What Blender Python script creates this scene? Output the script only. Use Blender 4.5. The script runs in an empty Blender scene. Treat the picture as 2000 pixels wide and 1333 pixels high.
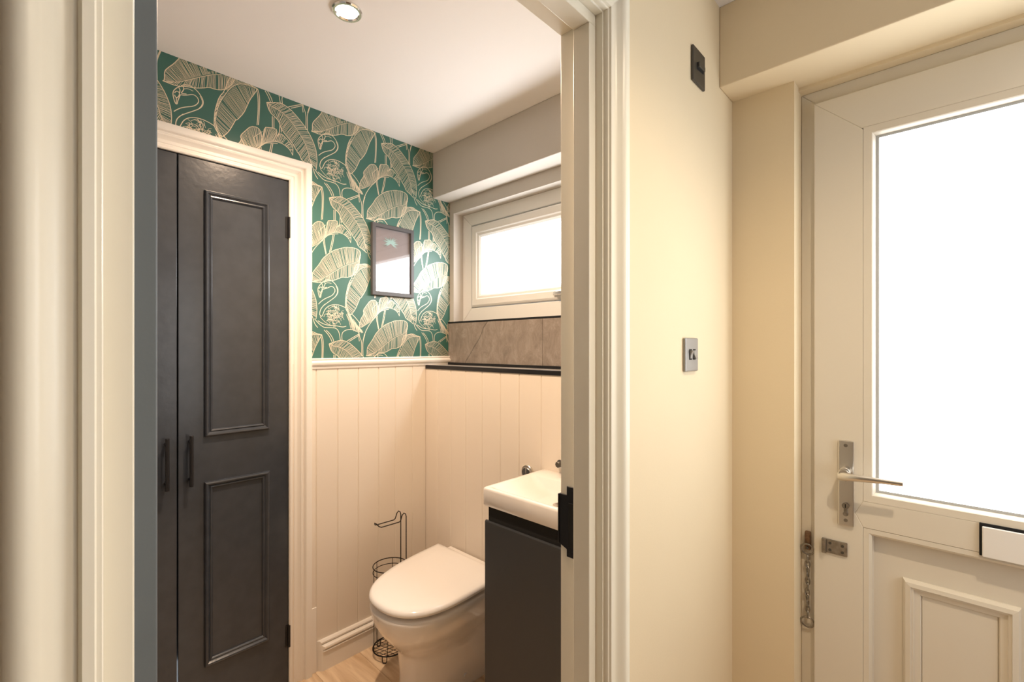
import bpy, bmesh, math, random
from mathutils import Vector, Matrix
R = math.radians
scene = bpy.context.scene
COL = scene.collection

# ------------------------------------------------------------------ camera
cd = bpy.data.cameras.new('camera')
cam = bpy.data.objects.new('camera', cd)
COL.objects.link(cam)
cam.location = (0, 0, 1.355)
cam.rotation_euler = (R(90), 0, R(43.4))
cd.sensor_width = 36
cd.lens = 36 * 900 / 2000
cd.shift_y = 11.5 / 2000
cd.clip_start = 0.02
scene.camera = cam

# ------------------------------------------------------------------ world, lights, exposure
w = bpy.data.worlds.new('world')
scene.world = w
w.use_nodes = True
w.node_tree.nodes['Background'].inputs[0].default_value = (0.85, 0.92, 1.0, 1)
w.node_tree.nodes['Background'].inputs[1].default_value = 1.0
scene.view_settings.view_transform = 'Standard'
scene.view_settings.look = 'None'
scene.view_settings.gamma = 1.0
scene.view_settings.use_curve_mapping = False
scene.view_settings.exposure = 0.0

def lamp(name, kind, loc, power, col, **kw):
    d = bpy.data.lights.new(name, kind)
    d.energy = power
    d.color = col
    for k, v in kw.items():
        setattr(d, k, v)
    o = bpy.data.objects.new(name, d)
    o.location = loc
    COL.objects.link(o)
    return o

lamp('toilet_lamp', 'SPOT', (-1.29, 0.655, 2.335), 92, (1.0, 0.73, 0.51), spot_size=R(150), spot_blend=0.8, shadow_soft_size=0.02)
lamp('hall_lamp', 'SPOT', (0.25, 0.80, 2.335), 52, (1.0, 0.80, 0.57), spot_size=R(140), spot_blend=1.0, shadow_soft_size=0.02)
WINDOW_GLOW = 11.0
DOOR_GLOW = 4.8
ADDED_GLOW = 2.9  # strength of the added pane in the right hall wall

# ------------------------------------------------------------------ materials
def mat(name, col, rough=0.5, metal=0.0, bump=0.0, bscale=300, spec=0.5, coat=0.0, var=0.0, vscale=6, emit=None, estr=0):
    m = bpy.data.materials.new(name)
    m.use_nodes = True
    nt = m.node_tree
    b = nt.nodes['Principled BSDF']
    b.inputs['Base Color'].default_value = (*col, 1)
    b.inputs['Roughness'].default_value = rough
    b.inputs['Metallic'].default_value = metal
    b.inputs['Specular IOR Level'].default_value = spec
    b.inputs['Coat Weight'].default_value = coat
    b.inputs['Coat Roughness'].default_value = 0.03
    if emit:
        b.inputs['Emission Color'].default_value = (*emit, 1)
        b.inputs['Emission Strength'].default_value = estr
    tc = nt.nodes.new('ShaderNodeTexCoord')
    if bump:
        n = nt.nodes.new('ShaderNodeTexNoise')
        n.inputs['Scale'].default_value = bscale
        n.inputs['Detail'].default_value = 3
        nt.links.new(tc.outputs['Object'], n.inputs['Vector'])
        bp = nt.nodes.new('ShaderNodeBump')
        bp.inputs['Strength'].default_value = bump
        bp.inputs['Distance'].default_value = 0.001
        nt.links.new(n.outputs['Fac'], bp.inputs['Height'])
        nt.links.new(bp.outputs['Normal'], b.inputs['Normal'])
    if var:
        n2 = nt.nodes.new('ShaderNodeTexNoise')
        n2.inputs['Scale'].default_value = vscale
        nt.links.new(tc.outputs['Object'], n2.inputs['Vector'])
        cr = nt.nodes.new('ShaderNodeValToRGB')
        cr.color_ramp.elements[0].position = 0.3
        cr.color_ramp.elements[1].position = 0.7
        cr.color_ramp.elements[0].color = (*[c * (1 - var) for c in col], 1)
        cr.color_ramp.elements[1].color = (*[min(1, c * (1 + var)) for c in col], 1)
        nt.links.new(n2.outputs['Fac'], cr.inputs['Fac'])
        nt.links.new(cr.outputs['Color'], b.inputs['Base Color'])
    return m

M_unseen = mat('unseen_low_bounce', (0.16, 0.12, 0.085), 0.8)  # unseen hall walls, coloured dark to cut bounced light
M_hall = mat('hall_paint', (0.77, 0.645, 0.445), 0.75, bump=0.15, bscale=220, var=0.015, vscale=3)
M_hallwood = mat('cream_gloss_paint', (0.88, 0.83, 0.70), 0.32, bump=0.05, bscale=90)
M_ceil = mat('ceiling_paint', (0.86, 0.83, 0.81), 0.85, bump=0.1)
M_grey = mat('grey_beige_paint', (0.60, 0.56, 0.51), 0.8, bump=0.12, bscale=200)
M_panel = mat('panelling_paint', (0.80, 0.72, 0.62), 0.42, bump=0.06, bscale=60)
M_trimw = mat('white_satin_paint', (0.87, 0.82, 0.75), 0.33, bump=0.04, bscale=80)
M_dark = mat('charcoal_paint', (0.040, 0.046, 0.057), 0.24, bump=0.35, bscale=45, var=0.08, vscale=20)
M_door = mat('slate_blue_paint', (0.130, 0.152, 0.168), 0.42, bump=0.3, bscale=60, var=0.05)
M_black = mat('black_metal', (0.012, 0.012, 0.014), 0.38, metal=0.3)
M_gap = mat('dark_gap', (0.006, 0.006, 0.006), 0.9)
M_wire = mat('black_wire', (0.018, 0.014, 0.012), 0.35, metal=0.5)
M_pvc = mat('white_upvc', (0.84, 0.83, 0.80), 0.22, bump=0.02, bscale=30)
M_doorpvc = mat('cream_upvc', (0.75, 0.69, 0.585), 0.3, bump=0.03, bscale=25)
M_gasket = mat('grey_gasket', (0.50, 0.51, 0.51), 0.6)
M_ceramic = mat('white_ceramic', (0.88, 0.84, 0.80), 0.06, coat=0.6)
M_seat = mat('white_seat_plastic', (0.93, 0.90, 0.87), 0.14, coat=0.4)
M_vanity = mat('anthracite_lacquer', (0.034, 0.037, 0.042), 0.42)
M_chrome = mat('chrome', (0.80, 0.79, 0.78), 0.16, metal=1)
M_steel = mat('satin_steel', (0.70, 0.66, 0.60), 0.30, metal=1)
M_oldmetal = mat('tarnished_nickel', (0.30, 0.27, 0.23), 0.38, metal=0.9, var=0.25, vscale=90)
M_brass = mat('worn_brass', (0.20, 0.12, 0.07), 0.45, metal=0.7, var=0.3, vscale=120)
M_bronze = mat('dark_bronze', (0.085, 0.078, 0.066), 0.42, metal=0.5)
M_pewter = mat('brushed_pewter', (0.36, 0.35, 0.335), 0.4, metal=0.7)
M_green = mat('green_wallpaper', (0.022, 0.122, 0.092), 0.46, bump=0.25, bscale=500, spec=0.9)
M_gold = mat('gold_foil_print', (0.84, 0.74, 0.57), 0.46, metal=0.68)
M_frame = mat('black_picture_frame', (0.075, 0.073, 0.078), 0.45)
M_mount = mat('grey_print_paper', (0.22, 0.19, 0.20), 0.6)
M_teal = mat('pale_teal_ink', (0.30, 0.48, 0.48), 0.6)
M_led = mat('lamp_lens', (1, 1, 1), 0.3, emit=(1.0, 0.93, 0.82), estr=30)
M_white = mat('white_plastic', (0.85, 0.82, 0.78), 0.3)
M_lightgrey = mat('ledge_tile', (0.34, 0.32, 0.30), 0.3, var=0.2, vscale=12, bump=0.1)

def glow(name, col, s):
    m = bpy.data.materials.new(name)
    m.use_nodes = True
    nt = m.node_tree
    b = nt.nodes['Principled BSDF']
    b.inputs['Base Color'].default_value = (0.75, 0.78, 0.8, 1)
    b.inputs['Roughness'].default_value = 0.35
    b.inputs['Emission Color'].default_value = (*col, 1)
    b.inputs['Emission Strength'].default_value = s
    return m
M_glassw = glow('frosted_window_glass', (0.97, 0.985, 1.0), WINDOW_GLOW)
M_glassd = glow('frosted_door_glass', (0.90, 0.95, 1.0), DOOR_GLOW)
M_glassb = glow('added_pane_glow', (0.88, 0.95, 1.0), ADDED_GLOW)

def clear_glass():
    m = bpy.data.materials.new('picture_glass')
    m.use_nodes = True
    nt = m.node_tree
    nt.nodes.clear()
    o = nt.nodes.new('ShaderNodeOutputMaterial')
    mx = nt.nodes.new('ShaderNodeMixShader')
    mx.inputs[0].default_value = 0.10
    t = nt.nodes.new('ShaderNodeBsdfTransparent')
    g = nt.nodes.new('ShaderNodeBsdfGlossy')
    g.inputs['Roughness'].default_value = 0.03
    nt.links.new(t.outputs[0], mx.inputs[1])
    nt.links.new(g.outputs[0], mx.inputs[2])
    nt.links.new(mx.outputs[0], o.inputs[0])
    return m
M_pglass = clear_glass()

def wood():
    m = bpy.data.materials.new('oak_laminate')
    m.use_nodes = True
    nt = m.node_tree
    b = nt.nodes['Principled BSDF']
    b.inputs['Roughness'].default_value = 0.38
    tc = nt.nodes.new('ShaderNodeTexCoord')
    oi = nt.nodes.new('ShaderNodeObjectInfo')
    mp = nt.nodes.new('ShaderNodeMapping')
    mp.inputs['Scale'].default_value = (1.6, 14, 14)
    nt.links.new(tc.outputs['Object'], mp.inputs['Vector'])
    ml = nt.nodes.new('ShaderNodeMath'); ml.operation = 'MULTIPLY'; ml.inputs[1].default_value = 40
    nt.links.new(oi.outputs['Random'], ml.inputs[0])
    cx = nt.nodes.new('ShaderNodeCombineXYZ')
    nt.links.new(ml.outputs[0], cx.inputs[0]); nt.links.new(ml.outputs[0], cx.inputs[1])
    nt.links.new(cx.outputs[0], mp.inputs['Location'])
    n = nt.nodes.new('ShaderNodeTexNoise')
    n.inputs['Scale'].default_value = 1.6; n.inputs['Detail'].default_value = 6; n.inputs['Distortion'].default_value = 1.2
    nt.links.new(mp.outputs[0], n.inputs['Vector'])
    cr = nt.nodes.new('ShaderNodeValToRGB')
    e = cr.color_ramp.elements
    e[0].position = 0.3; e[0].color = (0.56, 0.37, 0.21, 1)
    e[1].position = 0.62; e[1].color = (0.84, 0.65, 0.45, 1)
    nt.links.new(n.outputs['Fac'], cr.inputs['Fac'])
    nt.links.new(cr.outputs['Color'], b.inputs['Base Color'])
    return m
M_wood = wood()

def stone():
    m = bpy.data.materials.new('brown_stone_tile')
    m.use_nodes = True
    nt = m.node_tree
    b = nt.nodes['Principled BSDF']
    b.inputs['Roughness'].default_value = 0.45
    tc = nt.nodes.new('ShaderNodeTexCoord')
    mp = nt.nodes.new('ShaderNodeMapping')
    mp.inputs['Rotation'].default_value = (0, R(-32), 0)
    mp.inputs['Scale'].default_value = (16, 16, 8)
    nt.links.new(tc.outputs['Object'], mp.inputs['Vector'])
    n = nt.nodes.new('ShaderNodeTexNoise')
    n.inputs['Scale'].default_value = 1.3; n.inputs['Detail'].default_value = 10; n.inputs['Roughness'].default_value = 0.8
    n.inputs['Distortion'].default_value = 0.6
    nt.links.new(mp.outputs[0], n.inputs['Vector'])
    cr = nt.nodes.new('ShaderNodeValToRGB')
    e = cr.color_ramp.elements
    e[0].position = 0.25; e[0].color = (0.15, 0.125, 0.105, 1)
    e[1].position = 0.75; e[1].color = (0.42, 0.37, 0.325, 1)
    x = e.new(0.5); x.color = (0.27, 0.225, 0.19, 1)
    nt.links.new(n.outputs['Fac'], cr.inputs['Fac'])
    # narrow dark vein
    sp = nt.nodes.new('ShaderNodeSeparateXYZ')
    nt.links.new(tc.outputs['Object'], sp.inputs[0])
    n2 = nt.nodes.new('ShaderNodeTexNoise')
    n2.inputs['Scale'].default_value = 9; n2.inputs['Detail'].default_value = 5
    nt.links.new(tc.outputs['Object'], n2.inputs['Vector'])
    def M(op, a, c):
        q = nt.nodes.new('ShaderNodeMath'); q.operation = op
        for k, v in enumerate((a, c)):
            if v is None: continue
            if isinstance(v, (int, float)): q.inputs[k].default_value = v
            else: nt.links.new(v, q.inputs[k])
        return q.outputs[0]
    line = M('SUBTRACT', M('ADD', sp.outputs[0], 1.755), M('MULTIPLY', M('SUBTRACT', sp.outputs[2], 1.276), 0.784))
    dist = M('ABSOLUTE', M('ADD', line, M('MULTIPLY', n2.outputs['Fac'], 0.05)), None)
    mr = nt.nodes.new('ShaderNodeMapRange')
    mr.inputs['From Min'].default_value = 0.0005; mr.inputs['From Max'].default_value = 0.0055
    mr.inputs['To Min'].default_value = 0.42; mr.inputs['To Max'].default_value = 1.0
    nt.links.new(dist, mr.inputs['Value'])
    mx = nt.nodes.new('ShaderNodeMix'); mx.data_type = 'RGBA'; mx.blend_type = 'MULTIPLY'; mx.inputs[0].default_value = 1
    nt.links.new(cr.outputs['Color'], mx.inputs[6]); nt.links.new(mr.outputs[0], mx.inputs[7])
    nt.links.new(mx.outputs[2], b.inputs['Base Color'])
    bp = nt.nodes.new('ShaderNodeBump'); bp.inputs['Strength'].default_value = 0.3; bp.inputs['Distance'].default_value = 0.002
    nt.links.new(n.outputs['Fac'], bp.inputs['Height']); nt.links.new(bp.outputs[0], b.inputs['Normal'])
    return m
M_stone = stone()

# ------------------------------------------------------------------ mesh helpers
class MB:
    def __init__(s):
        s.bm = bmesh.new()
    def box(s, x0, x1, y0, y1, z0, z1, bev=0.0, seg=2):
        b = bmesh.new()
        vs = [b.verts.new(p) for p in ((x0,y0,z0),(x1,y0,z0),(x1,y1,z0),(x0,y1,z0),(x0,y0,z1),(x1,y0,z1),(x1,y1,z1),(x0,y1,z1))]
        for f in ((0,3,2,1),(4,5,6,7),(0,1,5,4),(1,2,6,5),(2,3,7,6),(3,0,4,7)):
            b.faces.new([vs[i] for i in f])
        if bev:
            bmesh.ops.bevel(b, geom=b.edges[:], offset=bev, segments=seg, profile=0.5, affect='EDGES')
        s.join(b); return s
    def join(s, b):
        me = bpy.data.meshes.new('t'); b.to_mesh(me); b.free()
        s.bm.from_mesh(me); bpy.data.meshes.remove(me)
    def prism(s, pts, mp, h0, h1, bev=0.0, seg=1):
        """closed 2D outline pts extruded between heights h0,h1 through mp(a,b,h)"""
        b = bmesh.new()
        lo = [b.verts.new(mp(p[0], p[1], h0)) for p in pts]
        hi = [b.verts.new(mp(p[0], p[1], h1)) for p in pts]
        n = len(pts)
        b.faces.new(lo); b.faces.new(hi)
        for i in range(n):
            b.faces.new((lo[i], lo[(i+1) % n], hi[(i+1) % n], hi[i]))
        bmesh.ops.recalc_face_normals(b, faces=b.faces[:])
        if bev:
            bmesh.ops.bevel(b, geom=b.edges[:], offset=bev, segments=seg, profile=0.5, affect='EDGES')
        s.join(b); return s
    def loft(s, rings, cap=True):
        b = bmesh.new()
        vr = [[b.verts.new(p) for p in r] for r in rings]
        n = len(rings[0])
        for i in range(len(vr) - 1):
            for j in range(n):
                b.faces.new((vr[i][j], vr[i][(j+1) % n], vr[i+1][(j+1) % n], vr[i+1][j]))
        if cap:
            b.faces.new(vr[0]); b.faces.new(vr[-1])
        bmesh.ops.recalc_face_normals(b, faces=b.faces[:])
        s.join(b); return s
    def tube(s, pts, r, n=8, closed=False):
        pts = [Vector(p) for p in pts]
        N = len(pts); rings = []
        up = None
        for i in range(N):
            if closed: t = (pts[(i+1) % N] - pts[i-1])
            else: t = pts[min(i+1, N-1)] - pts[max(i-1, 0)]
            t.normalize()
            if up is None:
                up = Vector((0,0,1)) if abs(t.z) < 0.9 else Vector((1,0,0))
            a = t.cross(up)
            if a.length < 1e-6: a = t.cross(Vector((0,1,0)))
            a.normalize(); c = a.cross(t); c.normalize(); up = c
            rings.append([pts[i] + a*math.cos(2*math.pi*k/n)*r + c*math.sin(2*math.pi*k/n)*r for k in range(n)])
        if closed: rings.append(rings[0]); s.loft(rings, cap=False)
        else: s.loft(rings)
        return s
    def cyl(s, p, axis, r, l, n=24, r2=None, bev=0.0):
        """cylinder from p along axis vector, length l"""
        ax = Vector(axis).normalized(); p = Vector(p)
        u = ax.cross(Vector((0,0,1)));
        if u.length < 0.1: u = ax.cross(Vector((0,1,0)))
        u.normalize(); v = ax.cross(u)
        r2 = r if r2 is None else r2
        def ring(c, rr): return [c + u*math.cos(2*math.pi*k/n)*rr + v*math.sin(2*math.pi*k/n)*rr for k in range(n)]
        if bev:
            s.loft([ring(p, r-bev), ring(p+ax*bev, r), ring(p+ax*(l-bev), r2), ring(p+ax*l, r2-bev)])
        else:
            s.loft([ring(p, r), ring(p+ax*l, r2)])
        return s
    def build(s, name, m, parent=None, smooth=False, ang=35):
        me = bpy.data.meshes.new(name)
        s.bm.normal_update()
        s.bm.to_mesh(me); s.bm.free()
        me.materials.append(m)
        if smooth:
            for p in me.polygons: p.use_smooth = True
            me.set_sharp_from_angle(angle=R(ang))
        o = bpy.data.objects.new(name, me)
        COL.objects.link(o)
        if parent: 
            o.parent = parent
            o.matrix_parent_inverse = Matrix.Translation(-Vector(parent.location))
        return o

def PXm(X0):   # surface facing +X: a=Y, b=Z, h=proud
    return lambda a, b, h: (X0 + h, a, b)
def PYm(Y0):   # surface facing -Y: a=X, b=Z
    return lambda a, b, h: (a, Y0 - h, b)

def sweep(mb, rect, prof, sides, mp):
    """mitred mouldings round rect (a0,a1,b0,b1); prof = [(outward d, height h)] closed by its ends"""
    a0, a1, b0, b1 = rect
    def pt(side_end, d):
        return {'bl': (a0-d, b0-d), 'tl': (a0-d, b1+d), 'tr': (a1+d, b1+d), 'br': (a1+d, b0-d),
                'bl0': (a0-d, b0), 'br0': (a1+d, b0)}[side_end]
    for sd in sides:
        e = {'L': ('bl', 'tl'), 'T': ('tl', 'tr'), 'R': ('tr', 'br'), 'B': ('br', 'bl'),
             'L0': ('bl0', 'tl'), 'R0': ('tr', 'br0')}[sd]
        r0 = [mp(*pt(e[0], d), h) for d, h in prof]
        r1 = [mp(*pt(e[1], d), h) for d, h in prof]
        mb.loft([r0, r1])
    return mb

def tag(o, label=None, cat=None, group=None, kind=None):
    if label: o['label'] = label
    if cat: o['category'] = cat
    if group: o['group'] = group
    if kind: o['kind'] = kind
    return o
def thing(name, loc, label, cat, group=None):
    o = bpy.data.objects.new(name, None)
    o.empty_display_size = 0.05
    o.location = loc
    COL.objects.link(o)
    return tag(o, label, cat, group)
def struct(name, label=None):
    o = bpy.data.objects.new(name, None)
    o.empty_display_size = 0.05
    COL.objects.link(o)
    return tag(o, label, kind='structure')
def smooth_pts(p, it=2, closed=False):
    p = [Vector(q) for q in p]
    for _ in range(it):
        q = []
        n = len(p)
        rng = range(n) if closed else range(n-1)
        if not closed: q.append(p[0])
        for i in rng:
            a, b = p[i], p[(i+1) % n]
            q += [a*0.75+b*0.25, a*0.25+b*0.75]
        if not closed: q.append(p[-1])
        p = q
    return p

# ================================================================== SETTING
WX = -1.923      # papered wall plane
HX = -0.486      # hall face of the partition
BX = -0.587      # toilet face of the partition
HZ = 2.35
YW = 1.551       # window wall plane
YB = 1.392       # boxed-in cistern wall plane
YD = 1.508       # front door wall plane

fl = struct('floor', 'pale oak laminate floor')
MB().box(-2.05, 0.98, -2.5, 1.75, -0.05, -0.008).build('floor_base', M_gap, fl)
random.seed(3)
pw = 0.19; row = 0
y = -2.4
while y < 1.62:
    x = WX - random.random()*1.0
    while x < 0.9:
        x0 = max(x, WX); x1 = min(x + 1.25, 0.9); y1 = min(y + pw, 1.62)
        if x1 - x0 > 0.02:
            MB().box(x0+.0004, x1-.0004, y+.0004, y1-.0004, -0.008, 0.0, 0.0006, 1).build('plank', M_wood, fl)
        x += 1.25
    y += pw

MB().box(-2.05, 0.98, -2.5, 1.75, HZ, HZ+0.1).build('ceiling', M_ceil); tag(bpy.data.objects['ceiling'], kind='structure')

# papered wall (left), with the cupboard opening
CY0, CY1, CZ1 = -0.006, 0.727, 2.022
wl = struct('wall_left', 'wall papered in green above cream tongue and groove panelling')
MB().box(WX-0.12, WX, -0.3, CY0, 0, HZ).box(WX-0.12, WX, CY1, 1.72, 0, HZ).box(WX-0.12, WX, CY0, CY1, CZ1, HZ).build('plaster', M_panel, wl)
MB().box(WX-0.55, WX-0.5, -0.3, 1.0, 0, HZ).box(WX-0.55, WX-.12, -0.06, CY0-.01, 0, HZ).box(WX-0.55, WX-.12, CY1+.01, CY1+.06, 0, HZ).build('shade_backing', M_gap, wl)  # near-black backing, shade behind the cupboard door gap put into its colour
paper = MB().box(WX, WX+.0012, -0.2, CY0-.02, 1.27, HZ).box(WX, WX+.0012, CY1+.02, YW, 1.27, HZ).box(WX, WX+.0012, CY0-.02, CY1+.02, CZ1+.02, HZ).build('wallpaper', M_green, wl)
# tongue and groove boards
edges = [0.735, 0.835, 0.928, 1.024, 1.125, 1.214, 1.311, 1.392]
def board_y(y0, y1):
    X = WX + .0005
    g = .0035; t = .009
    pr = [(y0, 0), (y0, t-g), (y0+g, t), (y1-g, t), (y1, t-g), (y1, 0)]
    b = MB(); b.loft([[(X+h, yy, 0.0) for yy, h in pr], [(X+h, yy, 1.285) for yy, h in pr]])
    return b.build('board', M_panel, wl)
for a, b_ in zip(edges, edges[1:]): board_y(a, b_)
board_y(-0.2, -0.1)

# window wall (front), soffit, cistern box
WL, WR, WZ0, WZ1 = -1.889, -0.66, 1.487, 2.057
wf = struct('wall_front', 'grey beige window wall with deep boxed soffit')
MB().box(-2.05, WL, YW, 1.72, 0, HZ).box(WL, WR, YW, 1.72, 0, WZ0-.006).box(WL, WR, YW, 1.72, WZ1, HZ).box(WR, BX+.05, YW, 1.72, 0, HZ).build('plaster', M_grey, wf)
MB().box(-1.923, BX, 1.440, YW, 2.118, HZ, .004).build('soffit', M_grey, wf)
MB().box(WX, BX, YB+.010, YW, 0, 1.250).build('cistern_box', M_panel, wf)
bx = [-1.923, -1.817, -1.717, -1.609, -1.498, -1.385, -1.276, -1.159, -1.05, -0.94, -0.83, -0.72, BX]
for a, c in zip(bx, bx[1:]):
    g = .0035; t = .009
    pr = [(a, 0), (a, t-g), (a+g, t), (c-g, t), (c, t-g), (c, 0)]
    MB().loft([[(xx, YB+.009-h, 0.0) for xx, h in pr], [(xx, YB+.009-h, 1.249) for xx, h in pr]]).build('board', M_panel, wf)
# ledge tiles and upstand tiles with black edging
for a, c in ((WX+.002, -1.300), (-1.298, BX)):
    MB().box(a, c, YB+.004, YW-.014, 1.250, 1.262, .0008, 1).build('ledge_tile', M_lightgrey, wf)
for a, c in ((WX+.002, -1.2752), (-1.2738, BX)):
    MB().box(a, c, YW-.011, YW, 1.272, 1.478, .0008, 1).build('wall_tile', M_stone, wf)
MB().box(WX+.001, BX, YW-.012, YW+.06, 1.4785, 1.487, .001).build('tile_edging', M_black, wf)
MB().box(WX+.001, BX, YB-.004, YB+.0035, 1.2455, 1.264, .001).build('tile_edging', M_black, wf)
MB().box(-1.905, BX, YW-.026, YW-.011, 1.2555, 1.274, .001).build('tile_edging', M_black, wf)

# toilet room end wall and the partition with doorway
DY0, DY1, DZ = 0.043, 0.769, 2.004
MB().box(-2.05, BX, -0.3, -0.2, 0, HZ).build('wall_end', M_grey); tag(bpy.data.objects['wall_end'], kind='structure')
wr = struct('wall_partition', 'cream painted partition wall between hall and toilet')
lt = .030
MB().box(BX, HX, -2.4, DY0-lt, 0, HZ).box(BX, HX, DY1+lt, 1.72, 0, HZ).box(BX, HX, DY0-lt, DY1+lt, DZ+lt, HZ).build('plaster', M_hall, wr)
# hall walls
W2 = (0.78, 1.36, 0.7, 2.0)
wb = struct('wall_right', 'unseen hall wall, coloured dark to cut bounced light, with an added frosted window')
MB().box(0.85, 0.95, -2.5, W2[0], 0, HZ).box(0.85, 0.95, W2[1], 1.75, 0, HZ).box(0.85, 0.95, W2[0], W2[1], 0, W2[2]).box(0.85, 0.95, W2[0], W2[1], W2[3], HZ).build('plaster', M_unseen, wb)
MB().box(HX, 0.95, -2.5, -2.4, 0, HZ).build('wall_back', M_unseen); tag(bpy.data.objects['wall_back'], kind='structure')
wd = struct('wall_front_hall', 'ochre shaded wall round the front door with boxed beam')
FL, FR, FZ = -0.318, 0.64, 2.104      # frame outer
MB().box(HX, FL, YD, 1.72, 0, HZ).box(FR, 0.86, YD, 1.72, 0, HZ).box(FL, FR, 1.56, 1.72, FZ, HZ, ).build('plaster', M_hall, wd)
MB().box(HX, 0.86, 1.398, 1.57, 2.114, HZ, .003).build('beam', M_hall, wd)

# ================================================================== TRIM
trims = []
def trim(name, lab):
    return struct(name, lab)
lin = trim('trim_1', 'cream door lining and stops of the toilet doorway')
MB().box(BX, HX, DY1, DY1+lt, 0, DZ+lt, .001).build('jamb', M_hallwood, lin)
MB().box(BX, HX, DY0-lt, DY0, 0, DZ+lt, .001).build('jamb', M_hallwood, lin)
MB().box(BX, HX, DY0, DY1, DZ, DZ+lt, .001).build('head', M_hallwood, lin)
s0, s1 = -.539, -.501
MB().box(s0, s1, DY1-.023, DY1, 0, DZ-.022, .0015).build('stop', M_hallwood, lin)
MB().box(s0, s1, DY0, DY0+.021, 0, DZ-.022, .0015).build('stop', M_hallwood, lin)
MB().box(s0, s1, DY0, DY1, DZ-.022, DZ, .0015).build('stop', M_hallwood, lin)
# strike plate on the right jamb
mp = lambda a, b, h: (a, DY1 - h, b)     # a = X, b = Z, proud towards -Y
st = MB().prism([(-.5395,.923),(-.5395,1.068),(-.5705,1.068),(-.5705,1.050),(-.5885,1.050),(-.5885,.945),(-.5705,.938),(-.5705,.923)], mp, 0, .0025, .0008).build('strike_plate', M_black, lin)
MB().box(-.565,-.545, DY1-.004, DY1-.0025, .945, 1.035, .0005).build('latch_hole', M_gap, st)
MB().box(-.592,-.5885, DY1-.004, DY1+.012, .946, 1.049, .001).build('lip', M_black, st)
for z in (.932, 1.058): MB().cyl((-.555, DY1-.0025, z), (0,-1,0), .004, .0012).build('screw', M_black, st)

ARCH = [(0,0),(0,.008),(.001,.0095),(.004,.010),(.0055,.014),(.0125,.0155),(.0145,.0115),(.021,.0110),(.028,.0140),(.034,.0200),(.039,.0245),(.044,.0260),(.050,.0255),(.054,.0225),(.056,.0195),(.067,.0190),(.070,.016),(.070,0)]
tr = trim('trim_2', 'cream moulded architrave round the toilet doorway')
rect = (DY0-.001, DY1+.004, 0, DZ+.004)
for sd in ('L0','T','R0'):
    sweep(MB(), rect, ARCH, [sd], PXm(HX)).build('architrave', M_hallwood, tr, smooth=True, ang=42)

CAS = [(0,-.02),(0,.010),(.004,.013),(.010,.013),(.013,.009),(.017,.009),(.020,.0115),(.030,.0115),(.038,.016),(.043,.021),(.047,.0215),(.050,.018),(.054,.018),(.058,.026),(.062,.028),(.083,.028),(.083,0)]
tr = trim('trim_3', 'white moulded casing round the cupboard doors')
for sd in ('L0','T','R0'):
    sweep(MB(), (CY0, CY1, 0, CZ1), CAS, [sd], PXm(WX)).build('casing', M_trimw, tr, smooth=True, ang=25)
MB().box(WX, WX+.014, CY1+.083, CY1+.108, 0, .27, .001).build('plinth_strip', M_trimw, tr)

tr = trim('trim_4', 'white moulded dado rail under the green wallpaper')
dado = [(0,1.262),(.012,1.262),(.014,1.266),(.014,1.272),(.018,1.276),(.022,1.283),(.022,1.290),(.016,1.294),(.012,1.298),(.016,1.303),(.014,1.307),(0,1.307)]
MB().loft([[(WX+h+.0005, .812, z) for h, z in dado], [(WX+h+.0005, YW, z) for h, z in dado]]).build('dado_rail', M_trimw, tr, smooth=True, ang=30)

sk = struct('baseboard_left', 'white stepped skirting board below the panelling')
prof = [(0,0),(.020,0),(.020,.078),(.026,.081),(.026,.084),(.020,.087),(.026,.091),(.028,.096),(.026,.102),(.018,.107),(.012,.109),(.016,.113),(.016,.119),(.010,.125),(0,.125)]
X = WX+.0095
MB().loft([[(X+h, .836+h*.9, z) for h, z in prof], [(X+h, YB, z) for h, z in prof]]).build('skirting', M_trimw, sk, smooth=True, ang=30)
# skirting outside the picture, along the box
MB().loft([[(-1.70, YB-h, z) for h, z in prof], [(BX, YB-h, z) for h, z in prof]]).build('skirting', M_trimw, sk, smooth=True, ang=30)

# front door frame
tr = trim('trim_5', 'cream plastic frame of the front door')
fy = 1.593
MB().prism([(FL,0),(FL,FZ),(FL+.065,FZ-.065),(FL+.065,0)], PYm(fy), -.06, 0, .002).build('frame_side', M_doorpvc, tr)
MB().prism([(FR,0),(FR,FZ),(FR-.065,FZ-.065),(FR-.065,0)], PYm(fy), -.06, 0, .002).build('frame_side', M_doorpvc, tr)
MB().prism([(FL,FZ),(FR,FZ),(FR-.065,FZ-.065),(FL+.065,FZ-.065)], PYm(fy), -.06, 0, .002).build('frame_head', M_doorpvc, tr)

# ================================================================== WINDOW
wn = struct('window_1', 'white plastic window with frosted pane over the tiled ledge')
wy = 1.614
ob = (-1.889, -.66, 1.487, 2.057); ib = (-1.819, -.73, 1.558, 1.992)
for nm, P in (('frame_side', [(ob[0],ob[2]),(ob[0],ob[3]),(ib[0],ib[3]),(ib[0],ib[2])]), ('frame_side', [(ob[1],ob[2]),(ob[1],ob[3]),(ib[1],ib[3]),(ib[1],ib[2])]),
              ('frame_head', [(ob[0],ob[3]),(ob[1],ob[3]),(ib[1],ib[3]),(ib[0],ib[3])]), ('frame_sill', [(ob[0],ob[2]),(ob[1],ob[2]),(ib[1],ib[2]),(ib[0],ib[2])])):
    MB().prism(P, PYm(wy), -.05, 0, .003, 2).build(nm, M_pvc, wn)
SP = [(0,-.045),(0,-.004),(-.004,.004),(-.012,.008),(-.040,.008),(-.046,.004),(-.056,.002),(-.066,-.004),(-.074,-.022),(-.074,-.045)]
si = (ib[0]+.003, ib[1]-.003, ib[2]+.003, ib[3]-.004)
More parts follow.
